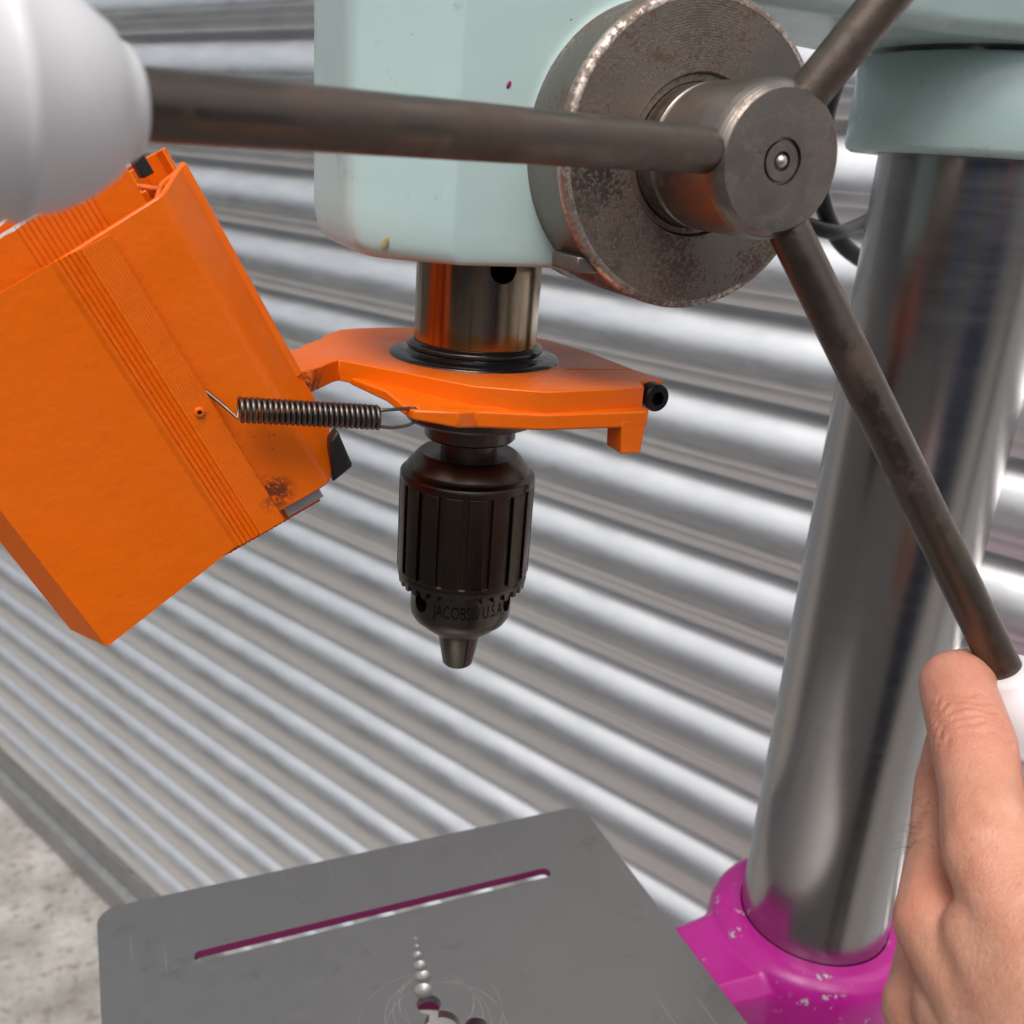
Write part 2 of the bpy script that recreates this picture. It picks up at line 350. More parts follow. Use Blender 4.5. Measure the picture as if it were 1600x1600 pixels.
# base on the ground
bm = BM(); prism(bm, [(-.17, -.15), (.31, -.15), (.34, -.12), (.34, .12), (.31, .15), (-.17, .15), (-.2, .12), (-.2, -.12)], -1.357, -1.312)
lathe(bm, [(0, -1.33), (.095, -1.33), (.075, -1.28), (.058, -1.25), (.058, -1.22), (COLR, -1.22), (0, -1.22)], (COLX, 0, 0), (0, 0, 1), 64)
obj('base', bm, M_PURPLE, dp, bevel=.004)
# column collar (mint ring under the head)
bm = BM(); lathe(bm, [(COLR + .0008, .1512), (.0540, .1508), (.0563, .1522), (.0572, .1545), (.0572, .1880), (.0560, .1893), (COLR + .0008, .1893)], (COLX, 0, 0), (0, 0, 1), 128)
obj('column_collar', bm, M_MINT, dp, angle=60)
# head casting
def plan(sx, sy):
    half = [(.072, .043), (.03, .0455), (-.0277, .0455), (-.0545, .0280), (-.0556, .0255), (-.0563, .0225), (-.0565, .0180)]
    p = [(x, -y) for x, y in half] + [(x, y) for x, y in half[::-1]]
    return [(x * sx if x < 0 else x, y * sy) for x, y in p]
bm = BM()
loft(bm, [[(x, y, z) for x, y in plan(sx, sy)] for z, sx, sy in ((.1045, .84, .965), (.1052, .90, .982), (.1085, .965, .995), (.1135, .99, 1.0), (.119, 1, 1), (.20, 1, 1), (.30, .98, 1))])
web = [(.02, -.046), (.16, -.046), (.20, -.058), (COLX, -.064), (.27, -.058), (.30, -.03), (.30, .03), (.27, .058), (COLX, .064), (.20, .058), (.16, .046), (.02, .046)]
def wl(z, s, e): return [(x, y * s + (e if y > 0 else -e), z) for x, y in web]
loft(bm, [wl(.1915, .98, -.004), wl(.1955, 1.0, 0), wl(.21, 1.0, .004), wl(.235, 1.0, .012), wl(.30, 1.0, .014)])
lathe(bm, [(0, -.0475), (.0430, -.0475), (.0440, -.045), (.0440, 0), (0, 0)], (HX - .001, 0, HZ + .002), (0, 1, 0), 64)   # boss behind the feed flange
hm = remesh(bm, .0013, 3, .5)
hd = obj('head', hm, M_MINT, dp, angle=180)

for nm, mt, p, rx, rz in (('paint_speck', NT('magenta_speck').set(col=(.30, .01, .10), rough=.4), (-.0119, -.0456, .1590), .0007, .0012), ('paint_chip', NT('olive_chip').set(col=(.34, .30, .14), rough=.6), (-.0462, -.0337, .1100), .0012, .0021)):
    bm = BM(); bmesh.ops.create_uvsphere(bm, u_segments=12, v_segments=8, radius=1, matrix=Matrix.Translation(p) @ Matrix.Rotation(R(25), 4, 'Y') @ Matrix.Diagonal((rx, .00028, rz, 1))); obj(nm, bm, mt, hd)
# feed flange
bm = BM(); lathe(bm, [(0, .02), (.0464, .02), (.0464, .0705 - .0008), (.0452, .0713), (.0240, .0713), (.0232, .0700), (.0215, .0700), (.0215, .06), (0, .06)], (HX, 0, HZ), (0, -1, 0), 160)
fl = obj('feed_flange', bm, M_FLANGE, dp, angle=30)
bm = BM(); lathe(bm, [(.04655, .0678), (.04655, .0699), (.0451, .07140), (.0440, .07140)], (HX, 0, HZ), (0, -1, 0), 160)
obj('worn_rim', bm, M_WEAR, fl, angle=60)
bm = BM(); box(bm, (HX - .037, -.0685, HZ - .0365), (HX - .029, -.050, HZ - .0315), None); obj('pointer_block', bm, M_HUB, fl, bevel=.0006)
# feed hub
bm = BM(); lathe(bm, [(0, .062), (.0212, .062), (.0212, .0785), (.0206, .0792), (.0204, .0797), (.0206, .0802), (.0213, .0810), (.0213, .1075), (.0209, .1095), (.0200, .1112), (.0186, .1127), (.0062, .1130), (.0060, .1118), (.0054, .1118), (.0052, .1128), (.0026, .1128), (.0023, .1112), (0, .1112)], (HX, 0, HZ), (0, -1, 0), 128)
hub = obj('feed_hub', bm, M_HUB, dp, angle=30)
bm = BM(); bmesh.ops.create_uvsphere(bm, u_segments=24, v_segments=12, radius=.0019, matrix=Matrix.Translation((HX, -.1120, HZ))); obj('centre_pin', bm, M_BARE, hub)
bm = BM(); lathe(bm, [(.0060, .1114), (.0052, .1114)], (HX, 0, HZ), (0, -1, 0), 48); obj('pin_groove', bm, M_BLACK, hub)
# handles with white knobs
CANT = R(16.3)
def handle(ang, s_end, oz=0., knob_scale=1.0):
    d = Vector((math.cos(CANT) * math.cos(R(ang)), -math.sin(CANT), math.cos(CANT) * math.sin(R(ang)))); p = Vector((HX, -.1005, HZ + oz))
    bm = BM(); lathe(bm, [(0, .004), (.0060, .004), (.0061, .05), (.0062, .1), (.0062, s_end + .01), (0, s_end + .01)], p, d, 40)
    h = obj('feed_handle', bm, M_ROD, dp, angle=60)
    kp = [(0, 0), (.0068, 0), (.0085, .0006), (.0098, .0020), (.0100, .0030), (.0128, .0052), (.0160, .0098), (.0182, .0150), (.0190, .0192), (.0199, .0205), (.0202, .0216), (.0199, .0226), (.0196, .0232), (.0201, .0265), (.0202, .0310), (.0196, .0390), (.0175, .0465), (.0135, .0525), (.0070, .0560), (0, .0570)]
    bm = BM(); lathe(bm, [(r * knob_scale, t * knob_scale + s_end) for r, t in kp], p, d, 64)
    obj('knob', bm, M_KNOB, h, angle=70)
    return p, d
handle(180.3, .1745, .0014)
K2P, K2D = handle(-59.3, .1815, 0)
handle(60.5, .18, 0)

# quill
bm = BM(); lathe(bm, [(0, .060), (.0231, .060), (.0231, .0705), (.0231, .16), (0, .16)], (0, 0, 0), (0, 0, 1), 128)
vd = Vector((-.138, -.346, 0)).normalized(); vr = Vector((-vd.y, vd.x, 0))          # toward the camera, and image right
qd = (vd * math.cos(R(22)) + vr * math.sin(R(22)))
c = BM(); lathe(c, [(0, -.015), (.0050, -.015), (.0050, .03), (0, .03)], (0, 0, .1012), qd, 32)
qm = cut(bm, [c]); obj('quill', qm, M_QUILL, dp, angle=40)
bm = BM(); lathe(bm, [(.0232, .0722), (.0240, .0722), (.0254, .0712), (.0258, .0702), (.0252, .0690), (.0256, .0684), (.0275, .0679), (.0295, .0677), (.0315, .0674), (.0323, .0669), (.0323, .064), (.0232, .064)], (0, 0, 0), (0, 0, 1), 96)
obj('quill_seal', bm, M_OIL, dp, angle=60)
# spindle nose
bm = BM(); lathe(bm, [(0, .028), (.0112, .028), (.0112, .0345), (.0172, .0345), (.0178, .0352), (.0178, .0400), (.0190, .0400), (.0190, .0418), (.0248, .0418), (.0255, .0428), (.0255, .056), (0, .056)], (0, 0, 0), (0, 0, 1), 96)
obj('spindle_nose', bm, M_CHUCKB, dp, angle=30)

# chuck
bm = BM(); lathe(bm, [(0, .0285), (.0190, .0285), (.0204, .0275), (.0242, .0230), (.0244, .0224), (.0244, .0215), (.0264, .0204), (.0268, .0196), (.0268, .0172), (.0256, .0168), (.0256, -.0200), (.0262, -.0205), (.0262, -.0225), (0, -.0225)], (0, 0, 0), (0, 0, 1), 144)
chuck = obj('chuck', bm, M_CHUCK, dp, angle=30)
NL = 18
bm = BM(); hw = .5 * 2 * math.pi / NL * .73
pf = []
for k in range(6): a = -hw + 2 * hw * k / 5; pf.append((.02685 * math.sin(a), .02685 * math.cos(a)))
pf += [(.0250 * math.sin(hw), .0250 * math.cos(hw)), (.0250 * math.sin(-hw), .0250 * math.cos(hw))]
prism(bm, pf, -.0203, .0171)
land = obj('sleeve_land', bm, M_CHUCK, chuck, bevel=.00025, seg=2)
land.data.transform(Matrix.Translation(ORG[0]))
for k in range(NL):
    o = land if k == 0 else land.copy()
    if k: COL.objects.link(o); o.parent = chuck
    o.location = -ORG[0]; o.rotation_euler = (0, 0, 2 * math.pi * (k + .42) / NL)
# tooth ring
NTH = 32; bm = BM()
lathe(bm, [(.0208, -.0222), (.0263, -.0222), (.0263, -.0236), (.0208, -.0242)], (0, 0, 0), (0, 0, 1), 128)
for k in range(NTH):
    a = 2 * math.pi * k / NTH; ca, sa = math.cos(a), math.sin(a); L = []
    for r, wd, z in ((.0262, .00175, -.0234), (.0258, .00085, -.0268)):
        L.append([Vector((ca * r - sa * t, sa * r + ca * t, z)) for t in (-wd, wd)] + [Vector((ca * (r - .0050) - sa * t, sa * (r - .0050) + ca * t, z - .0004)) for t in (wd * .75, -wd * .75)])
    loft(bm, L)
obj('tooth_ring', bm, M_CHUCKB, chuck, angle=30)
# nose body with key holes
bm = BM(); lathe(bm, [(0, -.0225), (.0208, -.0225), (.0208, -.0385), (.0204, -.0410), (.0192, -.0430), (.0160, -.0455), (.0155, -.0462), (.0105, -.0500), (.0092, -.0506), (0, -.0506)], (0, 0, 0), (0, 0, 1), 128)
cs = []
for dg in (-51, 67, 188):
    dv = vd * math.cos(R(dg)) + vr * math.sin(R(dg)); c = BM(); lathe(c, [(0, .010), (.0038, .010), (.0038, .03), (0, .03)], (0, 0, -.0325), dv, 32); cs.append(c)
bodym = cut(bm, cs); cbody = obj('chuck_body', bodym, M_CHUCKB, chuck, angle=35)
for k in range(3):
    a0 = R(120 * k + 60 + 35); bm = BM(); L = []
    for z, r in ((-.049, .0094), (-.0505, .0090), (-.0650, .0063), (-.0657, .0056)):
        ring = [Vector((.0006 * math.cos(a0), .0006 * math.sin(a0), z))]
        for j in range(9): b = a0 - R(58) + R(116) * j / 8; ring.append(Vector((r * math.cos(b), r * math.sin(b), z)))
        L.append(ring)
    loft(bm, L); obj('jaw', bm, M_JAW, chuck, angle=35)
# stamped lettering wrapped round the body
cu = bpy.data.curves.new('t', 'FONT'); cu.body = 'JACOBS\u00ae U.S.A'; cu.size = .0078; cu.align_x = 'CENTER'; cu.resolution_u = 4
to = bpy.data.objects.new('t', cu); COL.objects.link(to); dg_ = bpy.context.evaluated_depsgraph_get(); tm = bpy.data.meshes.new_from_object(to.evaluated_get(dg_)); bpy.data.objects.remove(to)
xs = [v.co.x for v in tm.vertices]; x0, x1 = min(xs), max(xs); bm = BM(); bm.from_mesh(tm)
bmesh.ops.triangulate(bm, faces=bm.faces); bmesh.ops.subdivide_edges(bm, edges=[e for e in bm.edges if e.calc_length() > .0012], cuts=2, use_grid_fill=False)
for v in bm.verts:
    a = R(-31 + 84 * (v.co.x - x0) / (x1 - x0)); dv = vd * math.cos(a) + vr * math.sin(a); y = v.co.y
    v.co = dv * .02089 + Vector((0, 0, -.0353 + y))
obj('lettering', bm, M_LETTER, cbody, smooth=False)

# ------------------------------------------------------------------ guard clamp (orange plate round the quill)
top = [(-.064, .0153), (-.058, .026), (-.0516, .0334), (-.046, .045), (-.039, .0537), (-.031, .057), (-.0215, .0585), (-.004, .0592), (.012, .0575), (.026, .052), (.038, .040), (.0449, .0272), (.0505, .0028), (.0527, -.0273), (.0548, -.0437), (.0540, -.0490), (.0440, -.0490), (.0420, -.0560), (.029, -.0585), (.0024, -.0593), (-.0191, -.0487), (-.0347, -.0281), (-.0482, -.0115), (-.0534, -.0047), (-.0560, -.0068), (-.0665, -.0205), (-.0735, -.0215), (-.0740, .0100)]
low = [(-.052, .012), (-.050, -.010), (-.0435, -.030), (-.0425, -.0465), (-.0410, -.0530), (-.0270, -.0572), (-.0195, -.0535), (.0024, -.0608), (.0405, -.0622), (.0425, -.0600), (.0455, -.030), (.044, .0), (.03, .03), (.0, .045), (-.03, .040)]
bm = BM(); prism(bm, top[::-1], .0588, .0665)
hole = BM(); lathe(hole, [(0, .04), (.0315, .04), (.0315, .08), (0, .08)], (0, 0, 0), (0, 0, 1), 96)
slit = BM(); box(slit, (.025, -.0275, .05), (.07, -.0266, .08), lambda x, y, z: Vector((x, y + (x - .025) * -.10, z)))
gm = cut(bm, [hole, slit]); clamp = obj('guard_clamp', gm, M_ORANGE_D, dp, bevel=.0007, seg=2, angle=35)
def zlow(x, y): return .0535 + max(0, -.02 - x) * .16
bm = BM()
lo = [bm.verts.new((x, y, zlow(x, y))) for x, y in low]; hi = [bm.verts.new((x, y, (.0600 if y > -.04 else .0592) + (.0010 if x < -.02 else 0))) for x, y in low]
bm.faces.new(lo); bm.faces.new(hi[::-1])
for k in range(len(low)): j = (k + 1) % len(low); bm.faces.new((lo[k], hi[k], hi[j], lo[j]))
hole = BM(); lathe(hole, [(0, .04), (.0258, .04), (.0258, .08), (0, .08)], (0, 0, 0), (0, 0, 1), 96)
c2 = BM(); lathe(c2, [(0, -.01), (.0013, -.01), (.0013, .01), (0, .01)], (-.0395, -.0500, .058), (0, 0, 1), 16)
fm = cut(bm, [hole, c2]); obj('clamp_flange', fm, M_ORANGE, clamp, bevel=.0008, seg=2, angle=35)
bm = BM(); prism(bm, [(.0318, .0449), (.0322, .0441), (.0392, .0441), (.0398, .0447), (.0406, .0560), (.0310, .0560), (.0312, .0535)], .0515, .0620, lambda x, y, z: Vector((x, -z, y)))
obj('hook', bm, M_ORANGE, clamp, bevel=.0007)
# hinge ears reaching the guard pivot
for sy in (1,):
    bm = BM(); box(bm, (-.0735, -.0035, .0570), (-.044, .0035, .0640), lambda x, y, z: Vector((x, sy * .0265 + y - sy * (x + .0735) * .25, z))); obj('hinge_ear', bm, M_ORANGE, clamp, bevel=.0012)
bm = BM(); lathe(bm, [(0, -.0140), (.0028, -.0140), (.0028, .0330), (0, .0330)], (-.0705, 0, .0605), (0, 1, 0), 24); obj('hinge_pin', bm, M_BOLT, clamp)
# clamp bolt with hex socket
bm = BM(); lathe(bm, [(0, -.03), (.0030, -.03), (.0030, 0), (.0046, 0), (.0049, .0004), (.0049, .0052), (.0044, .0059), (.0030, .0060), (0, .0060)], (.0487, -.0490, .0616), (0, -1, 0), 48)
hx = BM(); prism(hx, [(.0026 * math.cos(R(60 * k + 15)), .0026 * math.sin(R(60 * k + 15))) for k in range(6)], .0015, .02, lambda x, y, z: Vector((.0487 + x, -.0490 - z, .0616 + y)))
bmh = cut(bm, [hx]); obj('clamp_bolt', bmh, M_BOLT, clamp, angle=30)

# ------------------------------------------------------------------ chuck guard, swung open about the hinge
GA = R(28); gA = Vector((-math.sin(GA), 0, math.cos(GA))); gW = Vector((-math.cos(GA), 0, -math.sin(GA))); G0 = Vector((-.0698, 0, .0659))
def gp(wv, y, a): return G0 + gW * wv + gA * a + Vector((0, y, 0))
def strip(bm, line, th, a0, a1, closed=False):
    """extrude a cross-section polyline (w, y) with thickness along the guard axis; a0/a1 may be functions of (w, y)"""
    f0 = a0 if callable(a0) else (lambda w_, y_: a0); f1 = a1 if callable(a1) else (lambda w_, y_: a1)
    pts = [Vector((p[0], p[1])) for p in line]; off = []
    for i, p in enumerate(pts):
        t0 = (p - pts[i - 1]).normalized() if i else None; t1 = (pts[i + 1] - p).normalized() if i < len(pts) - 1 else None
        t0 = t0 or t1; t1 = t1 or t0; nn = (Vector((-t0.y, t0.x)) + Vector((-t1.y, t1.x))).normalized(); k = max(.4, nn.dot(Vector((-t0.y, t0.x)))); off.append(p + nn * th / k)
    poly = [(p.x, p.y) for p in pts] + [(p.x, p.y) for p in off[::-1]]
    lo = [bm.verts.new(gp(x, y, f0(x, y))) for x, y in poly]; hi = [bm.verts.new(gp(x, y, f1(x, y))) for x, y in poly]
    N = len(pts)
    for i in range(2 * N - 1): bm.faces.new((lo[i], lo[i + 1], hi[i + 1], hi[i]))
    bm.faces.new((lo[-1], lo[0], hi[0], hi[-1]))
    for i in range(N - 1):
        bm.faces.new((lo[i], lo[2 * N - 1 - i], lo[2 * N - 2 - i], lo[i + 1])); bm.faces.new((hi[i], hi[i + 1], hi[2 * N - 2 - i], hi[2 * N - 1 - i]))
# bracket cheeks (with the hollow corner rib), near side then far side
def cheek(sy):
    y = lambda v: sy * v
    top_ = (lambda w_, y_: .0706 - .097 * w_ + .17 * (y_ + .038)) if sy > 0 else (lambda w_, y_: .0765 - .05 * w_ - .05 * (y_ - .03))
    bot_ = lambda w_, y_: -.0325 + (.0125 * (.008 - w_) / .008 if w_ < .008 else 0)
    bm = BM()
    strip(bm, [(.062, y(-.0380)), (.0138, y(-.0380)), (.0120, y(-.0375)), (.0104, y(-.0360)), (.0066, y(-.0300)), (.0016, y(-.0222)), (.0004, y(-.0200))], -.0019 * sy, bot_, top_)
    # walls of the hollow triangular corner rib
    strip(bm, [(.0008, y(-.0215)), (.0105, y(-.0255)), (.0145, y(-.0362))], -.0014 * sy, .0, top_)
    strip(bm, [(.0105, y(-.0255)), (.0150, y(-.0100))], -.0016 * sy, .0, lambda w_, y_: top_(w_, y_) - .0010)
    return bm
guard = obj('chuck_guard', cheek(1), M_ORANGE, dp, bevel=.0005, angle=35)
obj('far_cheek', cheek(-1), M_ORANGE, guard, bevel=.0005, angle=35)
# outer shield: U-shaped, raised ribbed band down its near side
def band(sy):
    L = [(.0300, -.0400), (.0302, -.0412)] + [(.0304 + .00045 * k, -.0414 + .00014 * (k % 2)) for k in range(19)]
    x = .0390
    for k in range(5): L += [(x, -.0414), (x + .0004, -.0407), (x + .0010, -.0407), (x + .0014, -.0412 + .0001 * k)]; x += .00155
    L += [(.0482, -.0400), (.0985, -.0398), (.1065, -.0300)]
    return [(a, sy * b) for a, b in L]
line = band(1) + [(.1075, -.02), (.1075, .02)] + band(-1)[::-1]
bm = BM(); strip(bm, line, .0018, lambda w_, y_: -.0345 - max(0, w_ - .048) * .17 + (max(0, w_ - .098) * 1.1), lambda w_, y_: .0664 - max(0, w_ - .048) * .06)
obj('shield', bm, M_ORANGE, guard, angle=25)
# inner telescoping shield standing proud at the top
M_CHIP = paint('orange_paint_chipped', (.78, .135, .0015), rough=.34, orange_peel=480, peel=.27, var=.05).set(spec=.35)
t = M_CHIP
_p = t.xyz(); _h = t.math('ADD', t.math('MULTIPLY', t.math('SUBTRACT', _p[0], G0.x - DP_LOC.x), gA.x), t.math('MULTIPLY', t.math('SUBTRACT', _p[2], G0.z - DP_LOC.z), gA.z))
_e = t.math('ADD', _h, t.math('MULTIPLY', t.math('SUBTRACT', t.noise(70, 4), .5), .0045))
_wd = t.math('ADD', t.math('MULTIPLY', t.math('SUBTRACT', _p[0], G0.x - DP_LOC.x), gW.x), t.math('MULTIPLY', t.math('SUBTRACT', _p[2], G0.z - DP_LOC.z), gW.z))
_m = t.math('GREATER_THAN', t.math('ADD', _e, t.math('MULTIPLY', t.math('SUBTRACT', _wd, .016), .085)), .0803); _old = t.b.inputs['Base Color'].links[0].from_socket
t.set(col=t.mix(_m, _old, (.78, .74, .70)))
il = [(.0165, -.0305), (.060, -.0305), (.0925, -.0305), (.0985, -.0235), (.0985, .0235), (.0925, .0305), (.060, .0305), (.0165, .0305)]
rib = [(.0165, -.0305), (.028, -.0305)]; x = .028
for k in range(14): rib += [(x + .0004, -.0310), (x + .0009, -.0310), (x + .0013, -.0305)]; x += .0017
il2 = rib + [(.0925, -.0305), (.0985, -.0235), (.0985, .0235), (.0925, .0305), (.0165, .0305)]
bm = BM(); strip(bm, il2, .0018, -.0395, lambda w_, y_: .0812 - .085 * (w_ - .016)); obj('inner_shield', bm, M_CHIP, guard, angle=25)
bm = BM(); strip(bm, [(.0105, -.0330), (.0140, -.0330), (.0150, -.0285), (.0115, -.0285)], .0010, .0750, .0806); obj('spring_clip', bm, M_BLACK, guard, bevel=.0004)
bm = BM(); strip(bm, [(.0145, -.0225), (.0170, -.0225), (.0170, .0225), (.0145, .0225)], .0015, .0670, .0712); obj('cross_bar', bm, M_ORANGE, guard, bevel=.0004)
bm = BM(); L = [[gp(.004, -.0345, -.021), gp(.004, -.028, -.021), gp(.0, -.028, -.019), gp(.0, -.0345, -.019)], [gp(.010, -.0345, -.0345), gp(.010, -.026, -.0345), gp(.0005, -.026, -.0330), gp(.0015, -.0345, -.0330)]]
loft(bm, L); obj('rubber_stop', bm, M_BLACK, guard, bevel=.001)
bm = BM(); strip(bm, [(.0285, -.0352), (.0150, -.0352)], .0015, -.0362, -.030); obj('bare_strip', bm, M_BARE, guard, bevel=.0004)
bm = BM(); lathe(bm, [(0, 0), (.0016, 0), (.0016, .0006), (.0011, .0010), (.0008, .0010), (.0007, .0002), (0, .0002)], gp(.0349, -.0413, .0106), (0, -1, 0), 24); rv = obj('rivet', bm, M_ORANGE, guard, angle=40)
bm = BM(); lathe(bm, [(.0008, .0004), (0, .0004)], gp(.0349, -.0413, .0106), (0, -1, 0), 16); obj('rivet_hole', bm, M_BLACK, rv)
# tension spring
a = Vector((-.0945, -.0475, .0608)); b = Vector((-.0512, -.0500, .0573)); dr = (b - a).normalized(); e1, e2, _ = frame(dr); pts = []
turns = 26
for k in range(turns * 16 + 1):
    q = k / (turns * 16); an = 2 * math.pi * turns * q; pts.append(a.lerp(b, q) + (e1 * math.cos(an) + e2 * math.sin(an)) * .0034)
bm = BM(); tube(bm, pts, .00075, 8)
hk0 = pts[0]; tube(bm, [hk0, a + Vector((-.0008, -.0012, -.0026)), a + Vector((-.0040, .002, .0005)), a + Vector((-.0085, .0085, .0038)), a + Vector((-.0105, .0098, .0048))], .00062, 8)
L = Vector((-.0398, -.0500, .0585))
tube(bm, catmull([b + Vector((-.0005, -.001, .0026)), b + Vector((.004, -.001, .0028)), b + Vector((.0095, 0, .0026)), L + Vector((.0006, 0, .001)), L + Vector((.0006, .0004, -.0035))], 5), .00058, 8)
tube(bm, catmull([b + Vector((-.0005, -.001, -.0026)), b + Vector((.004, -.001, -.0032)), b + Vector((.0090, 0, -.0030)), L + Vector((.0006, .0004, -.0032))], 5), .00058, 8)
obj('tension_spring', bm, M_SPRING, guard, angle=180)

# ------------------------------------------------------------------ work table and purple bracket
ZT = -.2680; TH = .0050
def rrect(x0, y0, x1, y1, r, n=6):
    o = []
    for cx, cy, a0 in ((x1 - r, y1 - r, 0), (x0 + r, y1 - r, 90), (x0 + r, y0 + r, 180), (x1 - r, y0 + r, 270)):
        for k in range(n + 1): a = R(a0 + 90 * k / n); o.append((cx + r * math.cos(a), cy + r * math.sin(a)))
    return o
bm = BM(); prism(bm, rrect(-.1525, -.135, .1485, .1335, .012), ZT - TH, ZT)
cs = [BM()]; prism(cs[0], rrect(-.1065, .0775, .1005, .0855, .0038), ZT - .05, ZT + .05)
holes = [(.0020, -.0020, .0090, 1), (-.0002, .0120, .0062, 1), (-.0002, .0210, .0050, 0), (.0024, .0300, .0044, 0), (.0034, .0372, .0037, 0), (.0042, .0445, .0029, 0), (.0058, .0505, .0018, 0), (.0070, .0560, .0012, 0), (.0195, .0920, .0008, 0), (.0175, -.0090, .0060, 1)]
for x, y, r, thru in holes:
    c = BM(); lathe(c, [(0, ZT - (.05 if thru else r * .5)), (r if thru else r * .55, ZT - (.05 if thru else r * .36)), (r, ZT - .0002), (r, ZT + .02), (0, ZT + .02)], (x, y, 0), (0, 0, 1), 24); cs.append(c)
tm_ = cut(bm, cs)
t = M_TABLE
ORG_T = DP_LOC
for cx, cy, rr, wdt in ((.003, -.006, .0300, .00018), (.000, .004, .0245, .0002), (.008, .006, .0275, .00015), (-.006, 0, .0330, .00012), (.004, .012, .019, .00025)):
    o = t.xyz(); r = t.math('SQRT', t.math('ADD', t.math('POWER', t.math('SUBTRACT', o[0], cx - DP_LOC.x), 2.), t.math('POWER', t.math('SUBTRACT', o[1], cy - DP_LOC.y), 2.)))
    ln = t.math('LESS_THAN', t.math('ABSOLUTE', t.math('SUBTRACT', r, rr)), wdt); old = t.b.inputs['Base Color'].links[0].from_socket
    t.set(col=t.mix(t.math('MULTIPLY', ln, t.ramp(t.noise(60, 2), [(.4, 0), (.6, .8)])), old, (.62, .58, .52)))
table = obj('work_table', tm_, M_TABLE, dp, bevel=.0007, angle=30)
M_SLOT = NT('dark_purple_paint').set(col=(.17, .012, .085), rough=.5); table.data.materials.append(M_SLOT.m)  # darker purple than the bracket, for slot walls and underside
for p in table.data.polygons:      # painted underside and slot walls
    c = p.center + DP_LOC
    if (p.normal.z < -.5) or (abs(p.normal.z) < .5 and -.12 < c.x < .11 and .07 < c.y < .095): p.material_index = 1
bm = BM()
lathe(bm, [(0, -.37), (.0600, -.37), (.0600, -.285), (.0592, -.2770), (.0568, -.2715), (.0530, -.2685), (.0490, -.2672), (0, -.2672)], (COLX, 0, 0), (0, 0, 1), 128)
arm = []
for x, hy, z1 in ((.240, .050, -.2740), (.218, .050, -.2740), (.205, .043, -.2742), (.193, .036, -.2745), (.180, .032, -.2748), (.160, .030, -.2752), (.135, .031, -.2754), (.09, .042, -.2754), (.06, .045, -.2754), (-.05, .040, -.2752)):
    zb = -.36 + (.0 if x > .13 else .03 if x > .1 else .056); arm.append([(x, -hy, zb), (x, hy, zb), (x, hy, z1 - .008), (x, hy - .008, z1), (x, -hy + .008, z1), (x, -hy, z1 - .008)])
loft(bm, arm)
bo = BM(); lathe(bo, [(0, -.45), (COLR + .0006, -.45), (COLR + .0006, -.20), (0, -.20)], (COLX, 0, 0), (0, 0, 1), 128)
th = BM(); lathe(th, [(0, -.5), (.030, -.5), (.030, -.2), (0, -.2)], (0, .012, 0), (0, 0, 1), 48)
pm = remesh(bm, .0014, 6, .5); b2 = BM(); b2.from_mesh(pm); pm2 = cut(b2, [bo, th])
obj('table_bracket', pm2, M_PURPLE, dp, angle=80)

# ------------------------------------------------------------------ power cable behind the column
pc = thing('power_cable', (.27, .13, .10), 'black power cable looped behind the steel column', 'cable')
bm = BM()
tube(bm, catmull([(.31, .10, .30), (.272, .13, .235), (.2590, .13, .195), (.2545, .13, .165), (.2600, .13, .130), (.2850, .13, .1005), (.33, .135, .090), (.37, .14, .115)], 8), .0050, 14)
tube(bm, catmull([(.225, .14, .135), (.2400, .135, .118), (.2678, .125, .1095), (.300, .14, .1125), (.34, .15, .125), (.37, .14, .115)], 8), .0045, 14)
pc_m = obj('cable', bm, M_BLACK, pc, angle=180)

# ------------------------------------------------------------------ the hand on the knob
H = {k: Vector(v) for k, v in dict(iMCP=(0.0828, -0.1976, -0.0331), iPIP=(0.1031, -0.1686, -0.0192), iDIP=(0.1164, -0.1478, -0.0135), iTIP=(0.1462, -0.1359, -0.0199),
    mMCP=(0.0768, -0.1924, -0.0592), mPIP=(0.1101, -0.1606, -0.0438), mDIP=(0.1367, -0.1384, -0.0370), mTIP=(0.1604, -0.1344, -0.0438),
    rMCP=(0.0782, -0.1948, -0.0898), rPIP=(0.1170, -0.1601, -0.0699), rDIP=(0.1435, -0.1405, -0.0637), rTIP=(0.1695, -0.1361, -0.0667),
    pMCP=(.0807, -.2023, -.1130), pPIP=(.1200, -.1690, -.0950), pDIP=(.1420, -.1540, -.0880), pTIP=(.1600, -.1500, -.0880),
    wri=(.0560, -.2700, -.0560), wrp=(.0500, -.2650, -.0840), elb=(.030, -.530, -.200), th0=(.0700, -.2520, -.0420), th1=(.1080, -.2260, -.0270), th2=(.1300, -.1990, -.0180), th3=(.1450, -.1830, -.0200)).items()}
pr = thing('person', (.12, -.85, -1.36), 'left hand of a person gripping the white knob of the lower handle', 'person')
M_SKIN = NT('skin')
_n = M_SKIN.noise(90, 5, .6); _c = M_SKIN.mix(M_SKIN.ramp(_n, [(.35, 0), (.7, 1)]), (.56, .265, .165), (.70, .385, .265)); _r = M_SKIN.ramp(M_SKIN.noise(35, 2), [(.45, 0), (.7, 1)])
_c = M_SKIN.mix(M_SKIN.math('MULTIPLY', _r, .5), _c, (.58, .245, .165))
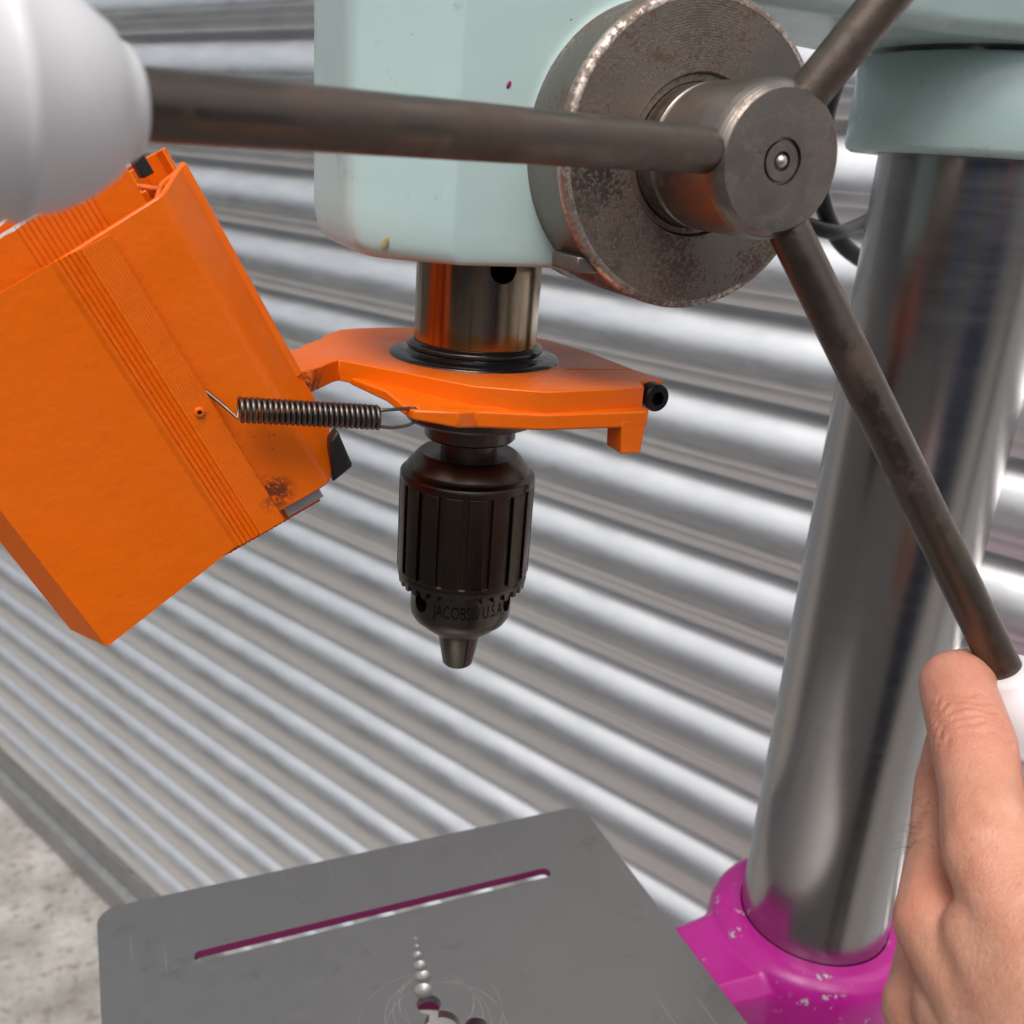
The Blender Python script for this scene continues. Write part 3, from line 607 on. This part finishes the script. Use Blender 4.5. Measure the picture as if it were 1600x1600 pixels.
for q_, rd_, kk_ in (('iPIP', .015, .55), ('iDIP', .018, .45), ('mPIP', .013, .5), ('iMCP', .016, .25), ('mMCP', .016, .35), ('rMCP', .015, .35)):   # redder skin over the joints
    o = M_SKIN.xyz(); v_ = H[q_] - Vector((.12, -.85, -1.36)); d2 = M_SKIN.math('SQRT', M_SKIN.math('ADD', M_SKIN.math('ADD', M_SKIN.math('POWER', M_SKIN.math('SUBTRACT', o[0], v_.x), 2.), M_SKIN.math('POWER', M_SKIN.math('SUBTRACT', o[1], v_.y), 2.)), M_SKIN.math('POWER', M_SKIN.math('SUBTRACT', o[2], v_.z), 2.)))
    _c = M_SKIN.mix(M_SKIN.math('MULTIPLY', M_SKIN.ramp(d2, [(rd_ * .7, 1), (rd_ * 1.6, 0)]), kk_), _c, (.56, .20, .14))
_fr = M_SKIN.ramp(M_SKIN.noise(210, 2, .5), [(.70, 0), (.76, 1)]); _c = M_SKIN.mix(M_SKIN.math('MULTIPLY', _fr, .35), _c, (.36, .15, .09))
_mo = M_SKIN.ramp(M_SKIN.noise(480, 4, .7), [(.35, 0), (.65, 1)]); _c = M_SKIN.mix(M_SKIN.math('MULTIPLY', _mo, .22), _c, (.50, .20, .13))
M_SKIN.set(col=_c, rough=.47, sss=.08, spec=.42); M_SKIN.b.inputs['Subsurface Radius'].default_value = (.006, .0022, .0012)
_v = M_SKIN.n('ShaderNodeTexVoronoi', feature='DISTANCE_TO_EDGE'); _v.inputs['Scale'].default_value = 900; M_SKIN.l(M_SKIN.mapping((1, 1, 1.7), (.4, .6, .2)), _v.inputs['Vector'])
M_SKIN.bump(M_SKIN.ramp(_v.outputs['Distance'], [(0, 0), (.25, 1)]), .22, .0005); M_SKIN.bump(M_SKIN.noise(260, 5, .65), .35, .0007)
_v2 = M_SKIN.n('ShaderNodeTexVoronoi', feature='DISTANCE_TO_EDGE'); _v2.inputs['Scale'].default_value = 420; M_SKIN.l(M_SKIN.mapping((1, 1.3, .7), (.9, .2, .5)), _v2.inputs['Vector']); M_SKIN.bump(M_SKIN.ramp(_v2.outputs['Distance'], [(0, 0), (.12, 1)]), .16, .0006)
bm = BM()
RAD = dict(i=(.0130, .0128, .0120, .0098), m=(.0125, .0118, .0108, .0092), r=(.0120, .0112, .0102, .0088), p=(.0108, .0098, .0090, .0078))
for f, rr in RAD.items():
    js = [H[f + j] for j in ('MCP', 'PIP', 'DIP', 'TIP')]
    mid = js[0].lerp(js[1], .5)
    roundcone(bm, js[0], mid, rr[0], rr[0] * .90); roundcone(bm, mid, js[1], rr[0] * .90, rr[1])
    for k in (1, 2): roundcone(bm, js[k], js[k + 1], rr[k], rr[k + 1])
for f, wp, r1 in (('i', 'wri', .016), ('m', 'wri', .017), ('r', 'wrp', .017), ('p', 'wrp', .0155)):
    q = H[f + 'MCP']; wv_ = H[wp] if f in 'ip' else H['wri'].lerp(H['wrp'], .4 if f == 'm' else .7)
    roundcone(bm, q, wv_, .0128 if f != 'p' else .0115, r1)
    # palm bulk beneath the metacarpals
    inn = Vector((.016, .004, -.002)); roundcone(bm, q + inn, wv_ + inn * .6, .0125, r1)
for a, b, q in (('i', 'm', .2), ('m', 'r', .5), ('r', 'p', .8)):
    m0 = H[a + 'MCP'].lerp(H[b + 'MCP'], .5); m1 = H['wri'].lerp(H['wrp'], q); bk = Vector((-.75, -.55, .35)) * .0016; roundcone(bm, m0.lerp(m1, .20) + bk, m1 + bk, .0132, .0178)
for a, b in (('i', 'm'), ('m', 'r'), ('r', 'p')): roundcone(bm, H[a + 'MCP'].lerp(H['wri'], .18), H[b + 'MCP'].lerp(H['wrp'], .18), .0115, .0112)
roundcone(bm, H['wri'], H['th0'], .016, .0165); roundcone(bm, H['th0'], H['th1'], .0165, .0130); roundcone(bm, H['th1'], H['th2'], .0125, .0115); roundcone(bm, H['th2'], H['th3'], .0115, .0090)
roundcone(bm, H['th0'], H['iMCP'].lerp(H['th1'], .35), .014, .011)
roundcone(bm, H['wri'], H['elb'] + Vector((.012, 0, .02)), .021, .038); roundcone(bm, H['wrp'], H['elb'] + Vector((-.012, 0, -.02)), .020, .038)
hm = remesh(bm, .0008, 34, .5)
import numpy as np
nv = len(hm.vertices); co = np.empty(nv * 3, 'f'); hm.vertices.foreach_get('co', co); co = co.reshape(-1, 3).astype('d')
ed = np.empty(len(hm.edges) * 2, 'i'); hm.edges.foreach_get('vertices', ed); ed = ed.reshape(-1, 2)
kn = (np.array(H['iMCP']) + np.array(H['pMCP'])) / 2; wr = (np.array(H['wri']) + np.array(H['wrp'])) / 2; axd = (wr - kn) / np.linalg.norm(wr - kn)
bk_ = np.array((-.75, -.55, .35)); bk_ /= np.linalg.norm(bk_)
rowd = np.array(H['pMCP']) - np.array(H['iMCP']); rown = np.cross(rowd, bk_); rown /= np.linalg.norm(rown); rown *= np.sign(rown @ axd)
along = (co - np.array(H['mMCP'])) @ rown; wgt = np.clip((along - .006) / .012, 0, 1) * np.clip(((co - (kn + wr) / 2) @ bk_ + .012) / .012, 0, 1)
deg = np.bincount(ed.ravel(), minlength=nv)[:, None]
for it in range(170):
    acc = np.empty_like(co)
    for c in range(3): acc[:, c] = np.bincount(ed[:, 0], co[ed[:, 1], c], nv) + np.bincount(ed[:, 1], co[ed[:, 0], c], nv)
    co += (acc / np.maximum(deg, 1) - co) * (wgt[:, None] * .8)
hm.vertices.foreach_set('co', co.astype('f').ravel()); hm.update()
# sculpt: knuckle domes, creases across the finger joints, tendons
import numpy as np
nv = len(hm.vertices); co = np.empty(nv * 3, 'f'); hm.vertices.foreach_get('co', co); co = co.reshape(-1, 3); no = np.empty(nv * 3, 'f'); hm.vertices.foreach_get('normal', no); no = no.reshape(-1, 3)
camdir = np.array(CAM) - co.mean(0); back = np.array((-.75, -.55, .35)); back /= np.linalg.norm(back)
disp = np.zeros(nv); facing = np.clip(no @ back, 0, 1)
def lump(p, rad, h): global disp; disp += h * np.exp(-((co - np.array(p)) ** 2).sum(1) / (2 * rad * rad)) * facing
for f, h in (('i', .0030), ('m', .0034), ('r', .0030), ('p', .0024)): lump(H[f + 'MCP'], .0105, h * 1.6 / 1)
for a, b in (('i', 'm'), ('m', 'r'), ('r', 'p')): lump(H[a + 'MCP'].lerp(H[b + 'MCP'], .5), .008, -.0028)
for f in 'imrp':
    ax = np.array((H[f + 'PIP'] - H[f + 'MCP']).normalized()); ax2 = np.array((H[f + 'DIP'] - H[f + 'PIP']).normalized()); am = ax + ax2; am /= np.linalg.norm(am)
    c0 = np.array(H[f + 'PIP']); dv = co - c0; s = dv @ am; rad = np.sqrt(np.maximum((dv ** 2).sum(1) - s * s, 0)); near = np.exp(-(rad / .016) ** 4)
    wob = .0008 * np.sin(co[:, 0] * 900) + .0007 * np.sin(co[:, 2] * 1300 + 1)
    for q, dpt, wd in ((-.0066, .0007, .0010), (-.0032, .0013, .0011), (-.0002, .0016, .0012), (.0030, .0013, .0011), (.0062, .0009, .0010), (.0092, .0006, .0009)):
        disp -= dpt * np.exp(-((s - q - wob) / wd) ** 2) * near * np.clip(facing * 1.6, 0, 1)
    disp += .0009 * np.exp(-(s / .007) ** 2) * near * facing
    # tendon on the back of the hand
    p0 = np.array(H[f + 'MCP']); p1 = np.array(H['wri'].lerp(H['wrp'], {'i': .1, 'm': .35, 'r': .65, 'p': .9}[f])); tt = np.clip(((co - p0) @ (p1 - p0)) / ((p1 - p0) @ (p1 - p0)), .08, .95); q = p0 + tt[:, None] * (p1 - p0); dl = (co - q); dl -= (dl @ back)[:, None] * back
    disp += .0004 * np.exp(-(dl ** 2).sum(1) / (2 * .0032 ** 2)) * facing
co2 = co + no * disp[:, None]; hm.vertices.foreach_set('co', co2.astype('f').ravel()); hm.update()
body = obj('body', hm, M_SKIN, pr, angle=180)
# fine hairs along the back of the middle finger
M_HAIR = NT('fine_hair').set(col=(.12, .075, .04), rough=.5)
cand = np.where((facing > .25) & (np.linalg.norm(co2 - np.array(H['mMCP'].lerp(H['mPIP'], .55)), axis=1) < .017))[0]
bm = BM()
for i in random.sample(list(cand), min(70, len(cand))):
    p = Vector(co2[i]); nn = Vector(no[i]); g = (H['mMCP'] - H['mPIP']).normalized(); L = random.uniform(.004, .009)
    side = Vector((random.uniform(-1, 1), random.uniform(-1, 1), random.uniform(-1, 1))) * .35
    tube(bm, [p - nn * .0003, p + (nn * .55 + g * .3 + side * .5) * L * .5, p + (nn * .7 + g * .7 + side) * L], [.00006, .00005, .00002], 4)
tag(obj('hair', bm, M_HAIR, body), None, kind='stuff')
# jacket, trousers and head of the person behind the camera (mirrored in the polished steel)
M_NAVY = NT('navy_cloth'); M_NAVY.set(col=M_NAVY.mix(M_NAVY.noise(60, 4), (.015, .03, .075), (.025, .05, .11)), rough=.85); M_NAVY.bump(M_NAVY.noise(25, 4), .6, .01)
M_TROU = NT('dark_cloth'); M_TROU.set(col=(.03, .03, .034), rough=.9); M_TROU.bump(M_TROU.noise(25, 4), .6, .01)
bm = BM(); cx, cy = .12, -.85
roundcone(bm, (cx - .05, cy, -.42), (cx - .075, cy, -.05), .13, .12); roundcone(bm, (cx + .05, cy, -.42), (cx + .075, cy, -.05), .13, .12); roundcone(bm, (cx - .13, cy, 0), (cx + .13, cy, 0), .075, .075); roundcone(bm, (cx, cy, .02), (cx, cy + .01, .085), .075, .06)
roundcone(bm, (cx - .17, cy, 0), H['elb'], .065, .055); roundcone(bm, H['elb'], H['elb'].lerp((H['wri'] + H['wrp']) / 2, .62), .055, .045)
roundcone(bm, (cx + .17, cy, 0), (cx + .18, cy + .10, -.26), .065, .055); roundcone(bm, (cx + .18, cy + .10, -.26), (cx + .05, cy + .33, -.06), .055, .042)
obj('jacket', remesh(bm, .008, 6), M_NAVY, pr, angle=180)
bm = BM()
for s in (-1, 1):
    roundcone(bm, (cx + s * .08, cy, -.45), (cx + s * .10, cy + .01, -.85), .105, .07); roundcone(bm, (cx + s * .10, cy + .01, -.85), (cx + s * .11, cy - .01, -1.27), .07, .055); roundcone(bm, (cx + s * .11, cy - .02, -1.315), (cx + s * .12, cy + .13, -1.32), .042, .036)
obj('trousers', remesh(bm, .008, 6), M_TROU, pr, angle=180)
bm = BM(); hz = .235; roundcone(bm, (cx, cy + .01, hz + .02), (cx, cy + .02, hz - .03), .085, .068); roundcone(bm, (cx, cy + .035, hz - .03), (cx, cy + .055, hz - .075), .055, .032); roundcone(bm, (cx, cy, .07), (cx, cy + .01, hz - .04), .05, .05)
roundcone(bm, (cx, cy + .105, hz - .005), (cx, cy + .115, hz - .03), .008, .012)
for s in (-1, 1): roundcone(bm, (cx + s * .083, cy + .005, hz - .02), (cx + s * .083, cy, hz + .015), .010, .014)
obj('head', remesh(bm, .005, 4), M_SKIN, pr, angle=180)
bm = BM(); roundcone(bm, (cx, cy - .005, hz + .035), (cx, cy - .02, hz), .089, .085); obj('hair', remesh(bm, .006, 2), M_HAIR, pr, angle=180)
